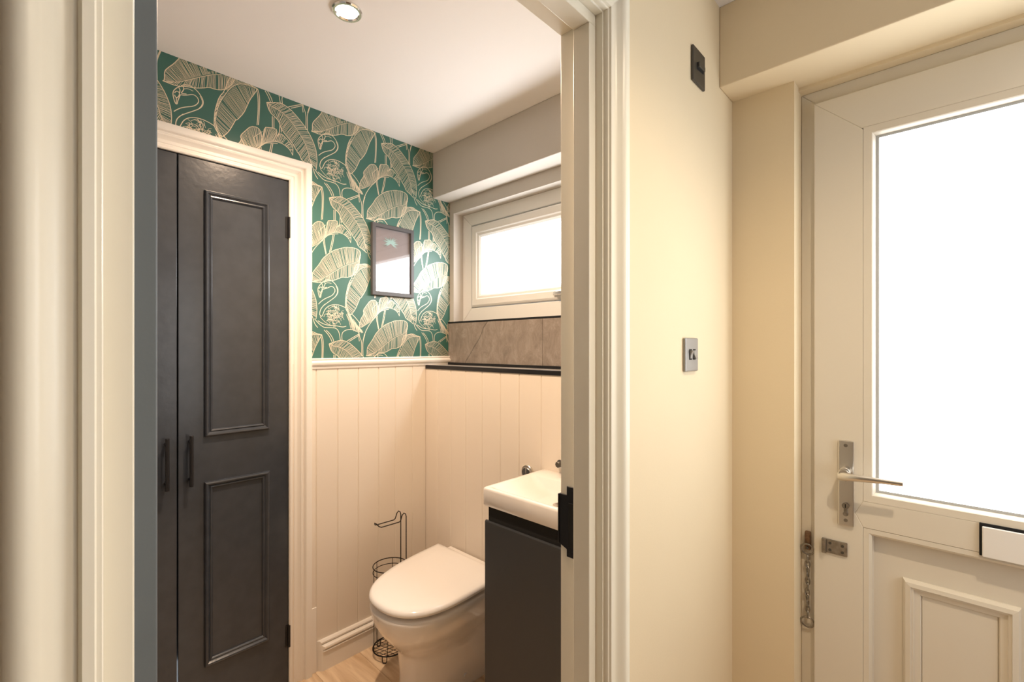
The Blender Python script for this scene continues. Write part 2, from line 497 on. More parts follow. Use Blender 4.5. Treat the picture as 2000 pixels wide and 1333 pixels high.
for sd in 'LTRB':
    sweep(MB(), si, SP, [sd], PYm(wy)).build('sash_rail', M_pvc, wn)
MB().box(ib[0]+.0005, si[0], wy-.001, wy+.03, ib[2], ib[3]).box(ib[0], ib[1], wy-.001, wy+.03, si[3], ib[3]-.0005).build('gasket', M_gasket, wn)
gl = MB().box(si[0]+.068, si[1]-.068, wy+.026, wy+.032, si[2]+.046, si[3]-.054).build('pane', M_glassw, wn)
wh = MB().box(-1.262, -1.215, wy-.018, wy-.008, 1.581, 1.597, .003).build('window_handle', M_chrome, wn)
MB().cyl((-1.238, wy-.018, 1.589), (0,-1,0), .009, .012, 16).box(-1.238, -1.12, wy-.036, wy-.028, 1.581, 1.596, .003).build('lever', M_chrome, wh)
MB().box(-1.253, -1.244, wy-.0195, wy-.0175, 1.5865, 1.5915).build('keyhole', M_gap, wh)

wn2 = struct('added_window', 'frosted window added in the unseen right hall wall to light the hall')
MB().box(0.92, 0.93, *W2).build('pane', M_glassb, wn2)  # unseen glowing pane, added to throw daylight on the hall wall
m_ = MB()
sweep(m_, (W2[0]+.05, W2[1]-.05, W2[2]+.05, W2[3]-.05), [(0,0),(0,.03),(.05,.03),(.05,0)], 'LTRB', lambda a, b, h: (.91-h, a, b)).build('added_window_frame', M_pvc, wn2)

# ================================================================== CUPBOARD DOORS
PM = [(0,0),(0,.007),(-.003,.013),(-.006,.0145),(-.010,.0135),(-.014,.008),(-.0165,.006),(-.018,.008),(-.021,.0085),(-.024,.006),(-.026,.001),(-.026,0)]
fx = WX + .002
def handle(x, y, z0, z1, parent):
    b = MB()
    b.cyl((x+.028, y, z0), (0,0,1), .006, z1-z0, 14, bev=.001)
    h = b.build('handle', M_black, parent, smooth=True)
    for z in (z0+.022, z1-.022):
        MB().cyl((x, y, z), (1,0,0), .005, .028, 12).build('post', M_black, h, smooth=True)
    return h
def hinge(y, z0, z1, parent):
    h = MB().box(fx-.001, fx+.0025, y-.012, y+.002, z0, z1, .0006).build('hinge', M_black, parent)
    MB().cyl((fx+.006, y+.001, z0), (0,0,1), .0055, z1-z0, 12).build('knuckle', M_black, h, smooth=True)
for nm, y0, y1, p0, p1, hy, lab in (('door_1', 0.3625, 0.7255, 0.438, 0.654, 0.395, 'right charcoal cupboard door, the whole leaf in view'),
                                    ('door_2', -0.0045, 0.3585, 0.067, 0.283, 0.327, 'left charcoal cupboard door, mostly behind the toilet door')):
    d = struct(nm, lab)
    MB().box(fx-.03, fx, y0, y1, .008, CZ1-.003, .0015).build('leaf', M_dark, d)
    for z0, z1 in ((1.035, 1.913), (.217, .874)):
        sweep(MB(), (p0, p1, z0, z1), PM, 'LTRB', PXm(fx)).build('panel_moulding', M_dark, d, smooth=True, ang=30)
    handle(fx, hy, .872, 1.048, d)
    yh = y1+.001 if nm == 'door_1' else y0-.001
    hinge(yh, 1.791, 1.875, d); hinge(yh, .155, .241, d)

# ================================================================== TOILET DOOR (open)
d = struct('door_3', 'slate blue toilet door standing open, seen on its hinge edge')
MB().box(-1.295, BX-.001, .050, .0935, .008, 1.985, .0015).build('leaf', M_door, d)
for ys, sg in ((.0935, 1), (.050, -1)):
    for z0, z1 in ((.25, .85), (1.12, 1.85)):
        for x0, x1 in ((-1.19, -.98), (-.90, -.69)):
            sweep(MB(), (x0, x1, z0, z1), [(a, b_*.6) for a, b_ in PM], 'LTRB', (lambda a, b, h, ys=ys, sg=sg: (a, ys + sg*h, b))).build('panel_moulding', M_door, d, smooth=True)
    h = MB().cyl((-1.235, ys, 1.0), (0,sg,0), .024, .006, 20).cyl((-1.235, ys+sg*.006, 1.0), (0,sg,0), .008, .03, 12).build('door_handle', M_black, d, smooth=True)
    MB().box(-1.245, -1.13, min(ys+sg*.032, ys+sg*.044), max(ys+sg*.032, ys+sg*.044), .992, 1.008, .004).build('lever', M_black, h)
for z0, z1 in ((.2, .275), (1.72, 1.795)):
    MB().box(BX-.0008, BX+.0008, .052, .085, z0, z1).build('hinge', M_black, d)

# ================================================================== FRONT DOOR
d = struct('door_4', 'white plastic front door with a tall frosted pane')
dy = 1.575
LX0, LX1, LZ = -.282, .604, 2.060
P = PYm(dy)
MB().prism([(LX0,.01),(LX0,LZ),(-.172,1.955),(-.168,1.95),(-.168,.933),(-.186,.897),(-.168,.861),(-.168,.01)], P, -.06, 0, .0012).build('stile', M_doorpvc, d)
MB().prism([(LX1,.01),(LX1,LZ),(.494,1.955),(.490,1.95),(.490,.933),(.508,.897),(.490,.861),(.490,.01)], P, -.06, 0, .0012).build('stile', M_doorpvc, d)
MB().prism([(LX0,LZ),(LX1,LZ),(.494,1.955),(-.172,1.955)], P, -.06, 0, .0012).build('top_rail', M_doorpvc, d)
MB().prism([(-.168,.933),(.490,.933),(.508,.897),(.490,.861),(-.168,.861),(-.186,.897)], P, -.06, 0, .0012).build('middle_rail', M_doorpvc, d)
BD = [(0,-.04),(0,0),(-.018,-.0008),(-.0205,-.003),(-.025,-.0115),(-.026,-.0165),(-.028,-.0166),(-.028,-.04)]
for sd in 'LTRB':
    sweep(MB(), (-.1675, .4895, .9335, 1.9545), BD, [sd], P).build('glazing_bead', M_doorpvc, d)
sweep(MB(), (-.1395, .4615, .9615, 1.9265), [(.002,-.0167),(.002,-.0150),(-.0045,-.0150),(-.0045,-.0167)], 'LTRB', P).build('gasket', M_gasket, d)
MB().box(-.150, .472, dy+.0168, dy+.022, .951, 1.937).build('pane', M_glassd, d)
# lower panel
sweep(MB(), (-.1675, .4895, .12, .8605), [(0,-.04),(0,-.0005),(-.012,-.0005),(-.018,-.006),(-.020,-.030),(-.020,-.04)], 'LTRB', P).build('panel_bead', M_doorpvc, d, )
MB().box(-.17, .492, dy+.030, dy+.05, .01, .865).build('recessed_panel', M_doorpvc, d)
MB().box(-.168, .490, dy, dy+.05, .01, .12, .001).build('bottom_rail', M_doorpvc, d)
RP = [(0,-.034),(0,-.024),(-.005,-.014),(-.015,-.012),(-.0165,-.016),(-.021,-.016),(-.0225,-.021),(-.034,-.023),(-.036,-.027),(-.040,-.034)]
for x0 in (-.086, .198):
    q = sweep(MB(), (x0, x0+.211, .22, .743), RP, 'LTRB', P).build('raised_panel', M_doorpvc, d)
    MB().box(x0+.038, x0+.173, dy+.0268, dy+.032, .256, .707).build('panel_field', M_doorpvc, q)
# letter box
lb = MB()
lb.box(.055, .266, dy-.004, dy+.001, .856, .934, .001).build('letterbox', M_gap, d)
lbo = bpy.data.objects['letterbox']; lbo['label'] = 'letterbox with white flap in a black surround'
MB().prism([(.0595,.855),(.0595,.9275),(.2615,.9275),(.2615,.855)], P, .004, .010, .002, 2).build('flap', M_white, lbo)
# handle
hp = MB().box(-.223, -.188, dy-.008, dy, .857, 1.094, .002).build('backplate', M_steel, d)
hp['label'] = 'satin steel handle backplate'
MB().cyl((-.205, dy-.008, 1.012), (0,-1,0), .0125, .028, 20, bev=.001).build('lever_hub', M_steel, hp, smooth=True)
lv = MB()
pts = [(-.219,dy-.046,1.002),(-.205,dy-.050,1.003),(-.170,dy-.052,1.005),(-.12,dy-.052,1.007),(-.082,dy-.052,1.008)]
rings = []
for i, p in enumerate(pts):
    wv = (.011, .012, .009, .0065, .006)[i]; tv = (.006, .008, .006, .0045, .0045)[i]
    rings.append([(p[0], p[1]+math.cos(t)*tv, p[2]+math.sin(t)*wv) for t in [2*math.pi*k/12 for k in range(12)]])
lv.loft(rings); lv.cyl((-.205, dy-.030, 1.010), (0,-1,0), .011, .022, 16)
lv.build('lever', M_steel, hp, smooth=True)
for z in (1.081, .986, .873):
    MB().cyl((-.206, dy-.008, z), (0,-1,0), .0048, .0012, 14).build('screw', M_oldmetal, hp)
k = MB().cyl((-.206, dy-.008, .914), (0,-1,0), .0085, .005, 20).prism([(-.2105,.886),(-.2015,.886),(-.2015,.914),(-.2105,.914)], P, .008, .0115, .001).cyl((-.206, dy-.008, .891),(0,-1,0), .0062,.004,16).build('lock_cylinder', M_oldmetal, hp, smooth=True)
MB().box(-.2072, -.2048, dy-.0135, dy-.0128, .909, .919).build('keyhole', M_gap, d)
kp = MB().box(-.252, -.203, dy-.005, dy, .769, .808, .0015).box(-.262, -.251, dy-.013, dy-.002, .768, .809, .0015).build('chain_keeper', M_oldmetal, d)
for x, z in ((-.243,.798),(-.243,.779),(-.214,.797),(-.214,.779)):
    MB().cyl((x, dy-.005, z), (0,-1,0), .0038, .001, 12).build('screw', M_bronze, kp)

# ================================================================== THINGS
# security chain on the frame
ch = thing('security_chain', (-.300, fy, .811), 'tarnished metal security chain hanging from the front door frame', 'door chain')
br = MB().box(-.3070, -.2930, fy-.012, fy, .757, .811, .002).build('bracket', M_brass, ch)
MB().cyl((-.300, fy-.010, .765), (0,-1,0), .004, .006, 12).build('screw', M_bronze, br)
def ringm(c, ru, rv, u, v, r, n=20):
    c, u, v = Vector(c), Vector(u).normalized(), Vector(v).normalized()
    return MB().tube([c + u*math.cos(2*math.pi*k/n)*ru + v*math.sin(2*math.pi*k/n)*rv for k in range(n)], r, 8, closed=True)
ringm((-.300, fy-.012, .760), .0165, .0165, (1,0,0), (0,-.25,1), .0024, 24).build('ring', M_oldmetal, ch, smooth=True)
z = .739; kk = 0
random.seed(5)
while z > .568:
    a = (R(75), R(10), R(50), R(100), R(20))[kk % 5]
    ringm((-.300+random.uniform(-.001,.001), fy-.010, z-.008), .0058, .0105, (math.cos(a), -math.sin(a), 0), (0,0,1), .0021, 14).build('link', M_oldmetal, ch, smooth=True)
    z -= .0163; kk += 1
ringm((-.300, fy-.010, .545), .0165, .0165, (1,0.1,0), (0,-.2,1), .0024, 24).build('ring', M_oldmetal, ch, smooth=True)

# switches on the partition
sw = thing('light_switch', (HX, 1.2335, 2.053), 'dark bronze switch plate high on the cream wall', 'light switch')
MB().box(HX, HX+.007, 1.191, 1.272, 2.050, 2.143, .003).build('plate', M_bronze, sw)
MB().prism([(1.213,2.086),(1.213,2.104),(1.258,2.104),(1.258,2.090)], PXm(HX), .0065, .008, .0004).build('rocker_recess', M_gap, sw)
MB().prism([(1.217,2.092),(1.217,2.106),(1.257,2.106),(1.257,2.094)], PXm(HX), .0068, .013, .0012).build('rocker', M_bronze, sw)
sw = thing('light_switch', (HX, 1.1805, 1.292), 'brushed pewter switch plate at hand height beside the doorway', 'light switch')
MB().box(HX, HX+.008, 1.140, 1.221, 1.292, 1.378, .003).build('plate', M_pewter, sw)
for yy, tz in ((1.170, .004), (1.193, -.004)):
    MB().box(HX+.0075, HX+.0085, yy-.0085, yy+.0085, 1.322, 1.349).build('rocker_recess', M_gap, sw)
    MB().prism([(0, 1.325), (.003+(.006 if tz<0 else 0), 1.325), (.004, 1.335), (.003+(.006 if tz>0 else 0), 1.346), (0, 1.346)],
               lambda a, b, h, yy=yy: (HX+.0078+a, yy+h, b), -.0065, .0065, .0005).build('rocker', M_pewter, sw)

# recessed ceiling lights
def downlight(x, y, lab):
    t = thing('ceiling_light', (x, y, HZ), lab, 'ceiling light')
    n = 32
    pr = [(.043, 0), (.043, -.004), (.040, -.008), (.034, -.008), (.030, -.004), (.030, 0)]
    b = MB()
    b.loft([[(x+r*math.cos(2*math.pi*k/n), y+r*math.sin(2*math.pi*k/n), HZ+z) for k in range(n)] for r, z in pr], cap=False)
    b.build('bezel', M_chrome, t, smooth=True)
    MB().cyl((x, y, HZ), (0,0,-1), .030, .003, 32).build('lens', M_led, t)
downlight(-1.29, .655, 'small round chrome downlight in the toilet ceiling')
downlight(.25, .80, 'small round downlight in the hall ceiling near the front door')

# framed print
pf = thing('picture_frame', (WX, 1.206, 1.593), 'thin black framed print under glass on the green wallpaper', 'picture')
px = WX + .004
fr = (1.105, 1.294, 1.611, 1.908)
for sd in 'LTRB':
    sweep(MB(), fr, [(0,0),(0,.016),(.002,.018),(.016,.018),(.018,.016),(.018,0)], [sd], PXm(px)).build('frame_side', M_frame, pf)
pr_ = MB().box(px, px+.005, fr[0]-.004, fr[1]+.004, fr[2]-.004, fr[3]+.004).build('print', M_mount, pf)
b = MB(); random.seed(9)
cy, cz = 1.19, 1.845
for i in range(26):
    a = R(-50 + 280*i/25 + random.uniform(-5,5)); l = random.uniform(.028,.046)
    dx, dz = math.cos(a)*l*1.15, math.sin(a)*l*.75
    nx, nz = -math.sin(a)*.0016, math.cos(a)*.0016
    b.prism([(cy-nx, cz-nz), (cy+dx*.5-nx, cz+dz*.5-nz), (cy+dx, cz+dz), (cy+dx*.5+nx, cz+dz*.5+nz), (cy+nx, cz+nz)], PXm(px), .0051, .0053+i*.00006)
b.build('plant_drawing', M_teal, pr_)
gme = bpy.data.meshes.new('glass'); gme.from_pydata([(px+.011, fr[0]-.002, fr[2]-.002), (px+.011, fr[1]+.002, fr[2]-.002), (px+.011, fr[1]+.002, fr[3]+.002), (px+.011, fr[0]-.002, fr[3]+.002)], [], [(0,1,2,3)])
gme.materials.append(M_pglass); go = bpy.data.objects.new('glass', gme); COL.objects.link(go); go.parent = pf; go.matrix_parent_inverse = Matrix.Translation(-Vector(pf.location))

# ---- toilet
LID = [(-1.735,1.335),(-1.722,1.22),(-1.708,1.136),(-1.688,1.052),(-1.652,.965),(-1.61,.91),(-1.555,.872),(-1.487,.860),(-1.41,.868),(-1.345,.903),(-1.305,.965),(-1.291,1.04),(-1.292,1.12),(-1.298,1.215),(-1.305,1.335)]
def resample(p, n):
    L = [0]
    for a, b in zip(p, p[1:]): L.append(L[-1] + (Vector(b)-Vector(a)).length)
    out = []
    j = 0
    for i in range(n):
        s = L[-1]*i/(n-1)
        while j < len(L)-2 and L[j+1] < s: j += 1
        t = (s-L[j])/max(1e-9, L[j+1]-L[j])
        out.append(Vector(p[j]).lerp(Vector(p[j+1]), t))
    return out
outl = [Vector((p[0], p[1])) for p in smooth_pts([(x, y, 0) for x, y in LID], 2)]
outl = resample([(p.x, p.y) for p in outl], 60)
cL = Vector((-1.508, 1.12))
def ring_at(sc, z, dy=0.0, back=None, sy=None):
    sy = sc if sy is None else sy
    r = []
    for p in outl:
        x = cL.x + (p.x-cL.x)*sc; y = cL.y + (p.y-cL.y)*sy + dy
        r.append((x, y, z))
    if back is not None:
        r = [(x, min(y, back) if i not in (0, len(r)-1) else back, z) for i, (x, y, z) in enumerate(r)]
    return r
to = thing('toilet', (-1.508, 1.12, 0), 'white back to wall toilet with closed lid beside the vanity', 'toilet')
# pan: bowl flows into pedestal
def pan_ring(hw, yf, yb, z, pw=2.4, n=60, cx=-1.495, skew=-.018):
    r = []
    for k in range(n):
        t = math.pi*k/(n-1)
        x = math.cos(math.pi - t); yy = math.sin(t)
        sx = math.copysign(abs(x)**(2/pw), x); sy_ = abs(yy)**(2/pw)
        ym = (yf + yb)/2 + .05
        r.append((cx + hw*sx + skew*(1-sy_), ym - (ym-yf)*sy_, z))
    # back straight to the wall
    r = [(cx-hw+skew, yb, z)] + r + [(cx+hw+skew, yb, z)]
    return r
def pan_mix(sc, z, k):
    o = ring_at(sc, z)
    o = [(o[0][0], 1.385, z)] + o + [(o[-1][0], 1.385, z)]
    p = pan_ring(.121, .980, 1.385, z)
    return [Vector(a).lerp(Vector(q), k) for a, q in zip(o, p)]
rings = [pan_ring(.120, .985, 1.385, 0), pan_ring(.120, .982, 1.385, .02), pan_ring(.118, .985, 1.385, .10), pan_mix(1, .165, 1), pan_mix(1, .195, .96), pan_mix(1, .215, .86),
         pan_mix(1, .24, .68), pan_mix(1, .27, .46), pan_mix(1, .30, .28), pan_mix(.998, .335, .12), pan_mix(.992, .365, .03), pan_mix(.994, .384, 0), pan_mix(.990, .394, 0), pan_mix(.975, .400, 0), pan_mix(.94, .402, 0)]
MB().loft(rings).build('pan', M_ceramic, to, smooth=True, ang=60)
MB().loft([ring_at(.88,.4015), ring_at(.89,.403), ring_at(.895,.412), ring_at(.885,.416)]).build('seat', M_seat, to, smooth=True, ang=50)
MB().loft([ring_at(.90,.4165), ring_at(.990,.4175), ring_at(1.004,.424), ring_at(1.0,.429), ring_at(.985,.435), ring_at(.95,.439), ring_at(.85,.442), ring_at(.6,.443)]).build('lid', M_seat, to, smooth=True, ang=50)
for x in (-1.64, -1.38):
    MB().cyl((x-.03, 1.338, .420), (1,0,0), .010, .06, 16).build('hinge', M_seat, to, smooth=True)
MB().box(-1.705, -1.31, 1.3485, 1.3825, .380, .416, .004).build('back_ledge', M_ceramic, to)
MB().cyl((-1.400, 1.20, .05), (1,0.15,0), .010, .014, 16).build('fixing_cap', M_white, to)

# ---- flush button
fb = thing('flush_button', (-1.231, YB, .858), 'round chrome flush button on the panelling behind the basin', 'flush button')
MB().cyl((-1.226, YB, .851), (0,-1,0), .030, .010, 28, bev=.002).build('collar', M_steel, fb, smooth=True)
MB().prism([(-1.228+.020*math.cos(t), .851+.020*math.sin(t)) for t in [R(90+180*k/12) for k in range(13)]], PYm(YB), .009, .015, .001).build('button', M_chrome, fb)
MB().prism([(-1.224+.020*math.cos(t), .851+.020*math.sin(t)) for t in [R(-90+180*k/12) for k in range(13)]], PYm(YB), .009, .015, .001).build('button', M_chrome, fb)

# ---- vanity
vu = thing('vanity_unit', (-.92, 1.23, 0), 'narrow anthracite vanity cabinet under the white basin', 'cabinet')
VX0, VX1 = -1.140, -.690
MB().box(VX0+.004, VX1-.004, 1.094, YB-.001, .02, .816, .001).build('body', M_vanity, vu)
# door with its top edge scooped back for the finger grip
dz = .768
pd = [(1.072, .03), (1.072, dz-.004), (1.0745, dz), (1.080, dz+.0005), (1.092, dz-.010), (1.092, .03)]
MB().loft([[(VX0, y_, z_) for y_, z_ in pd], [(VX1, y_, z_) for y_, z_ in pd]]).build('door', M_vanity, vu)
MB().box(VX0+.012, VX1-.012, 1.078, 1.096, .760, .818).build('grip_recess', M_gap, vu)

ws = thing('washbasin', (-.92, 1.23, .82), 'white ceramic washbasin on the anthracite vanity', 'basin')
bx0, bx1, by0, by1, bz0, bz1 = -1.148, -.680, 1.066, YB-.001, .8185, .880
def rr(x0, x1, y0, y1, r, z, n=6):
    out = []
    for cx, cy, a0 in ((x1-r, y0+r, -90), (x1-r, y1-r, 0), (x0+r, y1-r, 90), (x0+r, y0+r, 180)):
        for k in range(n+1):
            a = R(a0 + 90*k/n); out.append((cx+r*math.cos(a), cy+r*math.sin(a), z))
    return out
o_ = .0
MB().loft([rr(bx0+.004,bx1-.004,by0+.004,by1,.008,bz0), rr(bx0+.001,bx1-.001,by0+.001,by1,.010,bz0+.004), rr(bx0,bx1,by0,by1,.012,bz1-.008), rr(bx0+.002,bx1-.002,by0+.002,by1,.012,bz1-.002), rr(bx0+.007,bx1-.007,by0+.007,by1-.005,.012,bz1),
           rr(bx0+.020,bx1-.020,by0+.018,by1-.085,.016,bz1-.0005), rr(bx0+.026,bx1-.026,by0+.024,by1-.090,.018,bz1-.004), rr(bx0+.075,bx1-.075,by0+.045,by1-.105,.03,bz1-.030), rr(bx0+.14,bx1-.14,by0+.075,by1-.125,.03,bz1-.040)]).build('bowl', M_ceramic, ws, smooth=True, ang=50)
MB().cyl((-.914, 1.19, bz1-.0402), (0,0,1), .022, .003, 24).build('waste', M_chrome, ws, smooth=True)
tp = MB().cyl((-.914, 1.345, bz1), (0,0,1), .021, .005, 24).cyl((-.914, 1.345, bz1+.005), (0,0,1), .017, .075, 24, bev=.002).build('tap', M_chrome, ws, smooth=True)
MB().tube([(-.914,1.345,bz1+.045),(-.914,1.30,bz1+.052),(-.914,1.25,bz1+.040)], .010, 14).build('spout', M_chrome, tp, smooth=True)
MB().cyl((-.914, 1.345, bz1+.080), (0,0,1), .018, .014, 20, bev=.003).box(-.919, -.909, 1.28, 1.345, bz1+.085, bz1+.092, .002).build('tap_lever', M_chrome, tp, smooth=True)
va = thing('stop_valve', (-1.062, YB, .890), 'small dark chrome valve knob on the panelling above the basin', 'valve')
MB().cyl((-1.062, YB, .913), (0,-1,0), .016, .006, 20).build('collar', M_chrome, va, smooth=True)
MB().cyl((-1.062, YB-.006, .913), (0,-1,0), .012, .016, 8, bev=.002).build('knob', M_bronze, va)

# ---- toilet roll stand
SC = Vector((-1.795, 1.112)); SR = .073
rs = thing('toilet_roll_stand', (SC.x, SC.y, 0), 'black wire toilet roll stand between toilet and panelled wall', 'toilet roll holder')
def circ(r, z, n=40): return [(SC.x+r*math.cos(2*math.pi*k/n), SC.y+r*math.sin(2*math.pi*k/n), z) for k in range(n)]
MB().tube(circ(SR, .030), .0028, 8, True).build('base_ring', M_wire, rs, smooth=True)
MB().tube(circ(SR, .388), .0022, 8, True).build('top_ring', M_wire, rs, smooth=True)
MB().tube(circ(SR, .362), .0016, 6, True).build('middle_ring', M_wire, rs, smooth=True)
MB().tube(circ(SR, .20), .0016, 6, True).build('middle_ring', M_wire, rs, smooth=True)
for k in range(6):
    a = R(20 + 60*k)
    x, y_ = SC.x+SR*math.cos(a), SC.y+SR*math.sin(a)
    MB().tube([(x,y_,.03),(x,y_,.388)], .0015, 6).build('upright_wire', M_wire, rs, smooth=True)
g = MB()
for k in range(-3, 4):
    o = k*.020; h = math.sqrt(SR*SR-o*o)
    for ang in (R(20), R(80)):
        u = Vector((math.cos(ang), math.sin(ang))); v = Vector((-u.y, u.x))
        a = SC + v*o - u*h; b_ = SC + v*o + u*h
        g.tube([(a.x,a.y,.032),(b_.x,b_.y,.032)], .0012, 5)
g.build('base_mesh', M_wire, rs)
for k in range(3):
    a = R(-50 + 120*k); u = Vector((math.cos(a), math.sin(a))); v = Vector((-u.y, u.x)); p = SC + u*SR
    MB().tube([(p.x+v.x*.010, p.y+v.y*.010, .03), (p.x+v.x*.010, p.y+v.y*.010, .012), (p.x+v.x*.006, p.y+v.y*.006, .003), (p.x-v.x*.006, p.y-v.y*.006, .003), (p.x-v.x*.010, p.y-v.y*.010, .012), (p.x-v.x*.010, p.y-v.y*.010, .03)], .0022, 6).build('foot', M_wire, rs, smooth=True)
# hook: two uprights at the back, bent over into a long loop
A = Vector((-1.815, 1.180)); B = Vector((-1.775, 1.182))
hk = [(A.x,A.y,.03),(A.x,A.y,.590),(A.x,A.y-.003,.602),(A.x,A.y-.012,.608),(A.x,A.y-.021,.600),(A.x,A.y-.028,.580),(A.x,A.y-.036,.574),(A.x,A.y-.125,.576),(A.x+.004,A.y-.133,.580),(A.x+.014,A.y-.140,.592),(A.x+.026,A.y-.140,.592),(A.x+.036,A.y-.131,.580),
      (B.x,B.y-.125,.576),(B.x,B.y-.036,.574),(B.x,B.y-.028,.580),(B.x,B.y-.021,.600),(B.x,B.y-.012,.608),(B.x,B.y-.003,.602),(B.x,B.y,.590),(B.x,B.y,.03)]
MB().tube(hk, .0023, 8).build('hook', M_wire, rs, smooth=True)

# ================================================================== WALLPAPER PRINT (gold line drawing)
LEAVES = [([1035, 1746, 1020, 1733, 973, 1716, 940, 1696, 907, 1673, 874, 1649, 848, 1634, 817, 1627], [1035, 1748, 1041, 1778, 1029, 1793, 996, 1797, 991, 1794, 971, 1794, 942, 1783, 917, 1773, 898, 1759, 880, 1744, 864, 1726, 861, 1720, 848, 1698, 830, 1675, 822, 1661, 822, 1630, 817, 1627], [1032, 1718, 1020, 1692, 996, 1668, 973, 1660, 951, 1660, 934, 1650, 907, 1639, 880, 1634, 864, 1627, 845, 1625, 817, 1627]), ([1110, 1718, 1084, 1721, 1050, 1714, 1029, 1697, 1013, 1675, 1000, 1650, 983, 1614, 974, 1574, 971, 1542, 977, 1520, 991, 1499], [1110, 1718, 1094, 1722, 1067, 1734, 1036, 1726, 1016, 1726, 1000, 1666, 983, 1638, 974, 1604, 969, 1578, 967, 1548, 967, 1524, 983, 1500, 991, 1497], [1110, 1718, 1101, 1698, 1084, 1667, 1073, 1635, 1063, 1608, 1039, 1572, 1038, 1578, 1026, 1549, 1013, 1521, 996, 1499, 991, 1497]), ([871, 1812, 878, 1826, 900, 1842, 928, 1852, 957, 1850, 981, 1836, 992, 1816], [882, 1852, 886, 1894, 906, 1898, 920, 1902, 934, 1898, 928, 1868, 946, 1892, 966, 1878, 987, 1860, 994, 1848, 992, 1816], None), ([1046, 1444, 1067, 1457, 1084, 1468, 1114, 1496, 1123, 1510, 1137, 1520], [1033, 1440, 1034, 1461, 1039, 1479, 1056, 1505, 1051, 1520, 1067, 1542, 1087, 1568, 1112, 1572, 1123, 1558, 1126, 1540], None), ([894, 1993, 917, 1982, 946, 1978, 972, 1963, 996, 1940, 1017, 1916, 1035, 1892, 1051, 1858, 1064, 1812, 1076, 1784], [894, 1993, 934, 2007, 951, 2010, 981, 2001, 1011, 1978, 1045, 1946, 1067, 1914, 1080, 1886, 1089, 1858, 1092, 1818, 1087, 1784], [894, 1993, 900, 1970, 911, 1954, 925, 1947, 940, 1934, 946, 1912, 960, 1894, 987, 1870, 1005, 1842, 1023, 1822, 1026, 1808, 1060, 1790, 1070, 1782])]
LINES = [(1, [1051, 1384, 1060, 1418, 1084, 1461, 1114, 1493, 1137, 1520, 1159, 1528, 1184, 1533]), (1, [1033, 1380, 1029, 1410, 1033, 1440]), (1, [870, 1812, 878, 1826, 900, 1842, 934, 1854]), (0, [848, 1842, 879, 1874]), (0, [848, 1842, 851, 1832, 859, 1808]), (1, [873, 1632, 860, 1624, 848, 1608, 845, 1596, 847, 1582, 850, 1570, 854, 1562, 858, 1565, 859, 1576, 864, 1591, 866, 1600, 875, 1601, 888, 1607, 904, 1616, 915, 1611, 921, 1600, 917, 1588, 906, 1575, 888, 1566, 871, 1557, 858, 1546, 848, 1535]), (1, [850, 1599, 854, 1607, 861, 1608, 865, 1602, 860, 1588, 853, 1584, 850, 1593]), (1, [855, 1585, 855, 1565]), (1, [862, 1622, 866, 1616, 864, 1604]), (1, [873, 1632, 877, 1625, 874, 1616, 868, 1605, 875, 1606, 884, 1609]), (1, [868, 1632, 882, 1641, 897, 1642, 913, 1635, 926, 1621, 934, 1605, 933, 1589, 924, 1574, 908, 1560, 888, 1545, 868, 1529, 858, 1515, 854, 1503, 853, 1490]), (0, [877, 1624, 888, 1630, 904, 1627]), (0, [924, 1618, 931, 1604, 930, 1587, 921, 1573]), (1, [875, 1536, 860, 1519, 854, 1504, 853, 1490, 861, 1482, 867, 1493, 875, 1514, 890, 1529, 911, 1537, 933, 1538, 955, 1533, 971, 1525]), (1, [831, 1473, 845, 1457, 866, 1440, 878, 1437, 914, 1438, 929, 1433, 939, 1418, 944, 1385]), (1, [845, 1465, 869, 1452, 887, 1448, 902, 1447, 929, 1446, 955, 1441, 971, 1446]), (1, [952, 1385, 950, 1406, 955, 1420, 971, 1430, 993, 1433, 1013, 1428, 1030, 1420]), (1, [975, 1381, 1029, 1412]), (1, [985, 1379, 1031, 1407]), (1, [825, 1473, 833, 1450, 845, 1436]), (1, [995, 1502, 1009, 1491, 1029, 1470, 1038, 1455]), (0, [854, 1482, 869, 1466, 884, 1455, 902, 1447]), (1, [1031, 1420, 1036, 1395, 1045, 1378, 1044, 1314]), (1, [1061, 1412, 1052, 1383, 1050, 1368, 1051, 1314]), (1, [862, 2033, 870, 2003, 868, 1943, 865, 1894]), (1, [858, 2030, 864, 2001, 864, 1942, 860, 1892]), (1, [872, 1427, 890, 1408, 902, 1388, 908, 1373]), (1, [882, 1426, 899, 1410, 911, 1391, 915, 1377]), (1, [868, 1811, 872, 1781, 880, 1748]), (1, [874, 1813, 876, 1782, 882, 1752]), (1, [911, 1838, 905, 1803, 895, 1760]), (1, [917, 1839, 910, 1798, 901, 1764]), (1, [915, 1946, 915, 1902]), (1, [921, 1945, 921, 1902]), (1, [943, 1920, 942, 1892, 933, 1876]), (1, [950, 1912, 948, 1894])]
BODY = [917, 1489, 875, 1487, 917, 1447]
TAIL = [971, 1522, 971, 1437, 996, 1502, 983, 1434, 1036, 1439, 1029, 1422]

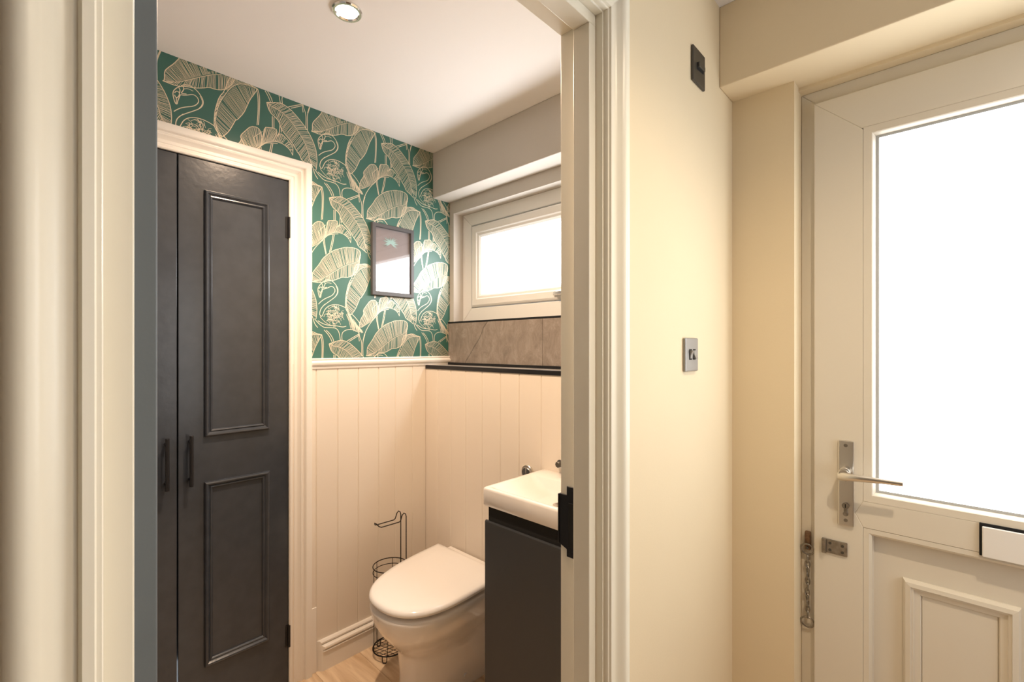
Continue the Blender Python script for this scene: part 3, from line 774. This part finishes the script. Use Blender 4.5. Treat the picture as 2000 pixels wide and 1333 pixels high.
def ribbon(vs, fs, pts, wd):
    n = len(pts)
    if n < 2: return
    i0 = len(vs)
    off = random.random()*.0007
    for i in range(n):
        a = pts[max(i-1, 0)]; b = pts[min(i+1, n-1)]
        t = b - a
        if t.length < 1e-7: t = Vector((1, 0))
        t.normalize(); nn = Vector((-t.y, t.x))*wd*.5
        vs.append(pts[i]+nn); vs.append(pts[i]-nn); offs.extend((off, off))
    for i in range(n-1):
        j = i0+2*i
        fs.append((j, j+1, j+3, j+2))
def V2(l): return [Vector((l[i]/1000, l[i+1]/1000)) for i in range(0, len(l), 2)]
def sm2(p, it=2):
    return [Vector((q.x, q.y)) for q in smooth_pts([(a.x, a.y, 0) for a in p], it)]
vs, fs, offs = [], [], []
random.seed(11)
MW, VWD = .0024, .0012
for mid, ea, eb in LEAVES:
    m = sm2(V2(mid)); 
    ribbon(vs, fs, m, .0020)
    for ed in (ea, eb):
        if not ed: continue
        e = sm2(V2(ed), 1)
        ribbon(vs, fs, e, MW)
        ll = sum((b-a).length for a, b in zip(e, e[1:]))
        n = int(ll/.0041)
        mm = resample([tuple(q) for q in m], n+1); ee = resample([tuple(q) for q in e], n+1)
        sh = max(1, int(n*.07))
        for i in range(0, n - 1):
            if random.random() < .08: continue
            a = mm[max(0, i-sh)]; b = ee[i]
            c = (a+b)/2 + Vector((random.uniform(-.002,.002), random.uniform(-.002,.002)))
            if (b-a).length < .012: continue
            ribbon(vs, fs, sm2([a.lerp(b,.04), c, b], 1), VWD*random.uniform(.8, 1.25))
for wc, l in LINES:
    ribbon(vs, fs, sm2(V2(l)), .0027 if wc else .0018)
bo = V2(BODY); u, v = bo[1]-bo[0], bo[2]-bo[0]
for i in range(80):
    r = math.sqrt(random.random()); t = random.random()*6.283
    c = bo[0] + u*(r*.95*math.cos(t)) + v*(r*.95*math.sin(t))
    a = random.uniform(-1.5, 1.5) - .5; l = random.uniform(.007, .013)
    d_ = Vector((math.cos(a), math.sin(a)))*l; n_ = Vector((-d_.y, d_.x))*.35
    ribbon(vs, fs, sm2([c-d_, c+n_*1.6, c+d_], 2), .0013)
ta = V2(TAIL)
for i in range(42):
    t = i/41
    top = ta[0].lerp(ta[4], t); bot = ta[1].lerp(ta[5], t)
    a = top.lerp(bot, random.uniform(0,.3)); b = top.lerp(bot, random.uniform(.6, 1.0)) + Vector((.02,-.008))
    ribbon(vs, fs, [a, a.lerp(b,.5)+Vector((.003,.001)), b], .0016)
V, Fc = [], []
X = WX + .0016
for i in range(-4, 4):
    for j in range(-4, 5):
        dx, dz = .4985*i + .249*j, -.3125*j
        for f in fs:
            q = [vs[k] for k in f]
            cy_ = sum(p.x for p in q)/4 + dx; cz_ = sum(p.y for p in q)/4 + dz
            if cy_ < -.15 or cy_ > YW-.001 or cz_ < 1.30 or cz_ > HZ-.001: continue
            if cy_ < CY1+.03 and cz_ < CZ1+.03: continue
            if cy_ > 1.44 and cz_ > 2.118: continue
            k0 = len(V)
            V += [(X + offs[k], p.x+dx, p.y+dz) for k, p in zip(f, q)]; Fc.append((k0, k0+1, k0+2, k0+3))
me = bpy.data.meshes.new('gold_line_print'); me.from_pydata(V, [], Fc); me.materials.append(M_gold)
gp = bpy.data.objects.new('gold_line_print', me); COL.objects.link(gp); gp.parent = paper
tag(gp, 'gold banana leaves and flamingos drawn in fine lines', kind='stuff')
print('print faces', len(Fc))
